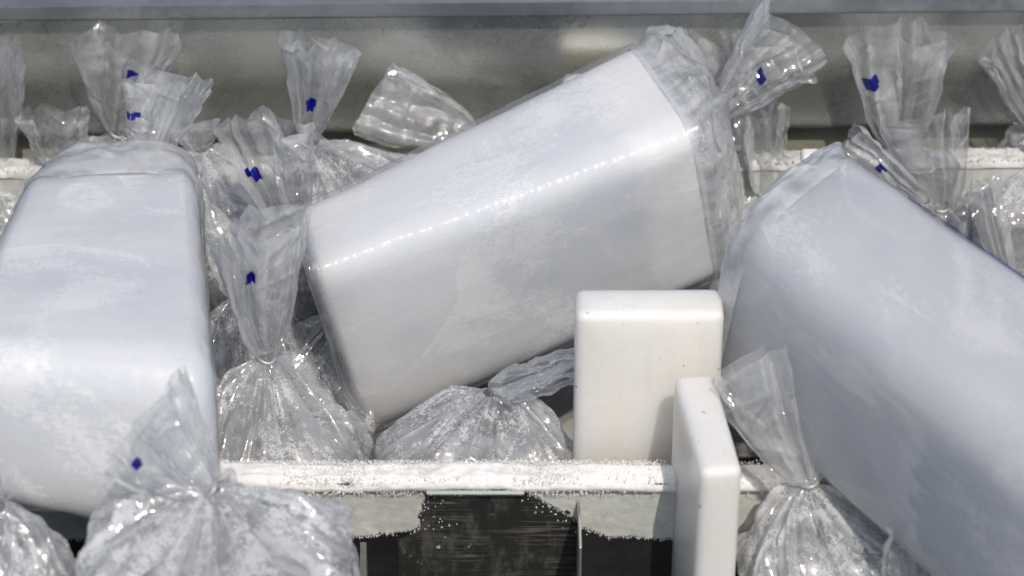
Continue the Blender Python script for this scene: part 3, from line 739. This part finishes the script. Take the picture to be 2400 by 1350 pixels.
# back row
small('tied bag behind the left block, wide clear tail fanned against the metal', at(275, 312, .205), at(295, 92, .21), .040, .06, .022, .2, seed=101, tkw=dict(mark=(308, 174), fan=.6, pl=6, lobes=4, tilt=(.0, .12)), bodyc=(-.29, .195))
small('tied bag at the far left edge of the picture with a tall narrow tail', at(2, 395, .17), at(5, 118, .175), .017, .05, .03, .2, seed=102, tkw=dict(T=.012, pl=5, fan=.4), bodyc=(-.375, .15))
small('bag behind the left block with a short stubby tail beside its rounded end', at(150, 395, .15), at(122, 262, .152), .027, .04, .03, .2, seed=103, tkw=dict(side=(1, 0, .25), fan=.5, pl=4, ampl=.004, crease=24), knot=False, bodyc=(-.30, .16))
small('tied bag with upright tail and blue mark, knot just before the rear ledge', at(722, 334, .135), at(752, 98, .14), .030, .058, .045, .2, seed=104, tkw=dict(mark=(730, 242), fan=.8, pl=9, ampl=.006, tilt=(-.05, .0)), bodyc=(-.125, .115), bkw=dict(sh=.035))
small('bag whose flattened shiny tail lies leftward behind the middle block', at(1105, 325, .2), at(872, 215, .205), .031, .05, .02, .2, seed=105, tkw=dict(side=(.5, .5, .71), T=.007, fan=.35, pl=5, ampl=.004, crease=60, bend=(0, 0, -.006)), knot=False, bodyc=(-.02, .19))
small('bag with broad two-part folded tail, directly above the tulip-shaped one, blue mark low', at(688, 528, .055), at(612, 278, .06), .034, .035, .035, .2, seed=106, tkw=dict(side=(1, 0, -.12), mark=(592, 414), fan=.5, pl=5, ampl=.006, crease=30, tilt=(-.1, .12)), bodyc=(-.155, .065))
small('bag half hidden behind the right side of the left block, crumpled and dusted with frost', at(470, 350, .15), at(455, 290, .16), .02, .045, .045, .2, seed=107, tkw=dict(fan=.5), knot=False, bodyc=(-.215, .125), bkw=dict(sh=.04, mat=M_BODYH))
# middle
small('frosted bag with tall tulip-shaped tail, bold blue mark, between left and middle blocks', at(625, 838, -.115), at(606, 518, -.112), .034, .058, .052, .2, seed=108, tkw=dict(mark=(588, 648), fan=.62, pl=8, ampl=.007, T=.016, tilt=(.03, .03), msize=(.024, .055)), bodyc=(-.155, -.145), bkw=dict(sh=.068, pl=8, ampl=.009))
small('frosted bag wedged beneath the middle block just behind the scraped rim', at(1150, 920, -.135), at(1370, 845, -.13), .016, .068, .042, .2, seed=109, tkw=dict(side=(.1, 0, 1), fan=.4, pl=6, T=.01, mat=M_CLEAR), knot=False, bodyc=(-.026, -.158), bkw=dict(sh=.042, pl=6, ampl=.007))
small('shaded bag deep in the gap beside the left block', at(560, 700, .0), at(540, 560, .02), .02, .045, .045, .2, seed=110, tkw=dict(fan=.6), knot=False, bodyc=(-.19, -.02), bkw=dict(sh=.05))
small('shaded bag under the sealed left end of the middle block, behind the tulip-shaped tail', at(800, 735, .02), at(770, 640, .03), .015, .05, .05, .2, seed=123, tkw=dict(fan=.6), knot=False, bodyc=(-.13, .0), bkw=dict(sh=.05, mat=M_BODYH))
# behind the middle and right blocks
small('bag with a faint clear tail standing behind the knot of the middle block', at(1722, 262, .225), at(1678, 92, .23), .022, .04, .015, .2, seed=111, tkw=dict(fan=.5, pl=4, ampl=.004, crease=20), knot=False, bodyc=(.15, .2))
small('bag with a bright crinkled tail just right of the middle block', at(1792, 452, .165), at(1790, 256, .17), .020, .045, .035, .2, seed=112, tkw=dict(fan=.35, pl=6, ampl=.006), bodyc=(.185, .15), bkw=dict(sh=.03))
small('bag at the rear right with the tallest fanned tail and a square blue mark', at(2110, 345, .215), at(2108, 84, .22), .040, .05, .02, .2, seed=113, tkw=dict(mark=(2042, 200), fan=.45, pl=8, ampl=.006, lobes=2, tilt=(.03, .06)), bodyc=(.29, .2))
small('bag behind the right block with a thick pleated tail and a side wing', at(2205, 486, .145), at(2165, 268, .15), .034, .05, .04, .2, seed=114, tkw=dict(fan=.4, pl=9, ampl=.007, T=.016), bodyc=(.30, .15))
small('bag whose narrow tail sticks out to the left above the right block, small blue mark', at(2165, 470, .13), at(1985, 318, .14), .014, .03, .03, .2, seed=115, tkw=dict(mark=(2066, 396), fan=.4, pl=4, side=(.6, 0, .8), T=.009), knot=False, bodyc=(.275, .14))
small('bag cut off by the right edge of the picture, tail leaning left against the metal', at(2445, 300, .22), at(2372, 95, .225), .028, .04, .02, .2, seed=116, tkw=dict(fan=.5, pl=7), bodyc=(.40, .2))
small('bag at the right edge with a slim upright spike of film, above the blue-striped block', at(2355, 640, .10), at(2302, 418, .11), .012, .05, .05, .2, seed=117, tkw=dict(fan=.2, pl=3, ampl=.003, crease=16, T=.007), knot=False, bodyc=(.36, .11))
small('plump frosted bag behind the slim film spike at the right edge', at(2440, 372, .175), at(2470, 250, .18), .02, .05, .035, .2, seed=118, bodyc=(.385, .16), bkw=dict(sh=.03))
# front row
small('large frosted bag at the front left, its limp tail flopped back onto the left block', at(495, 1148, -.345), at(292, 1000, -.328), .040, .080, .062, .22, seed=119, tkw=dict(side=(.87, .29, .41), mark=(322, 1085), fan=.55, pl=5, ampl=.007, T=.016, crease=40, bend=(.01, -.004, .012)), bodyc=(-.172, -.375), bkw=dict(sh=.026, pl=11, ampl=.012, mat=M_BODYH))
small('frosted bag in the bottom left corner with crumpled film', at(-5, 1190, -.355), at(-120, 1120, -.33), .03, .085, .055, .22, seed=120, bodyc=(-.335, -.375), bkw=dict(sh=.055, mat=M_BODY, lump=.010))
small('bag at the front right, twisted neck, tail leaning on the edge-on white board', at(1896, 1135, -.245), at(1812, 838, -.205), .044, .076, .055, .22, seed=121, tkw=dict(fan=.55, pl=8, ampl=.007, side=(1, 0, .1), tilt=(-.05, 0)), bodyc=(.22, -.285), bkw=dict(sh=.05, pl=9, ampl=.012, sag=.8, mat=M_BODYH))
small('bag at the bottom right with a limp pointed flap of film before the right block', at(2100, 1430, -.33), at(2150, 1232, -.315), .018, .04, .03, .15, seed=122, tkw=dict(fan=.4, pl=5), knot=False, bodyc=(.28, -.35))
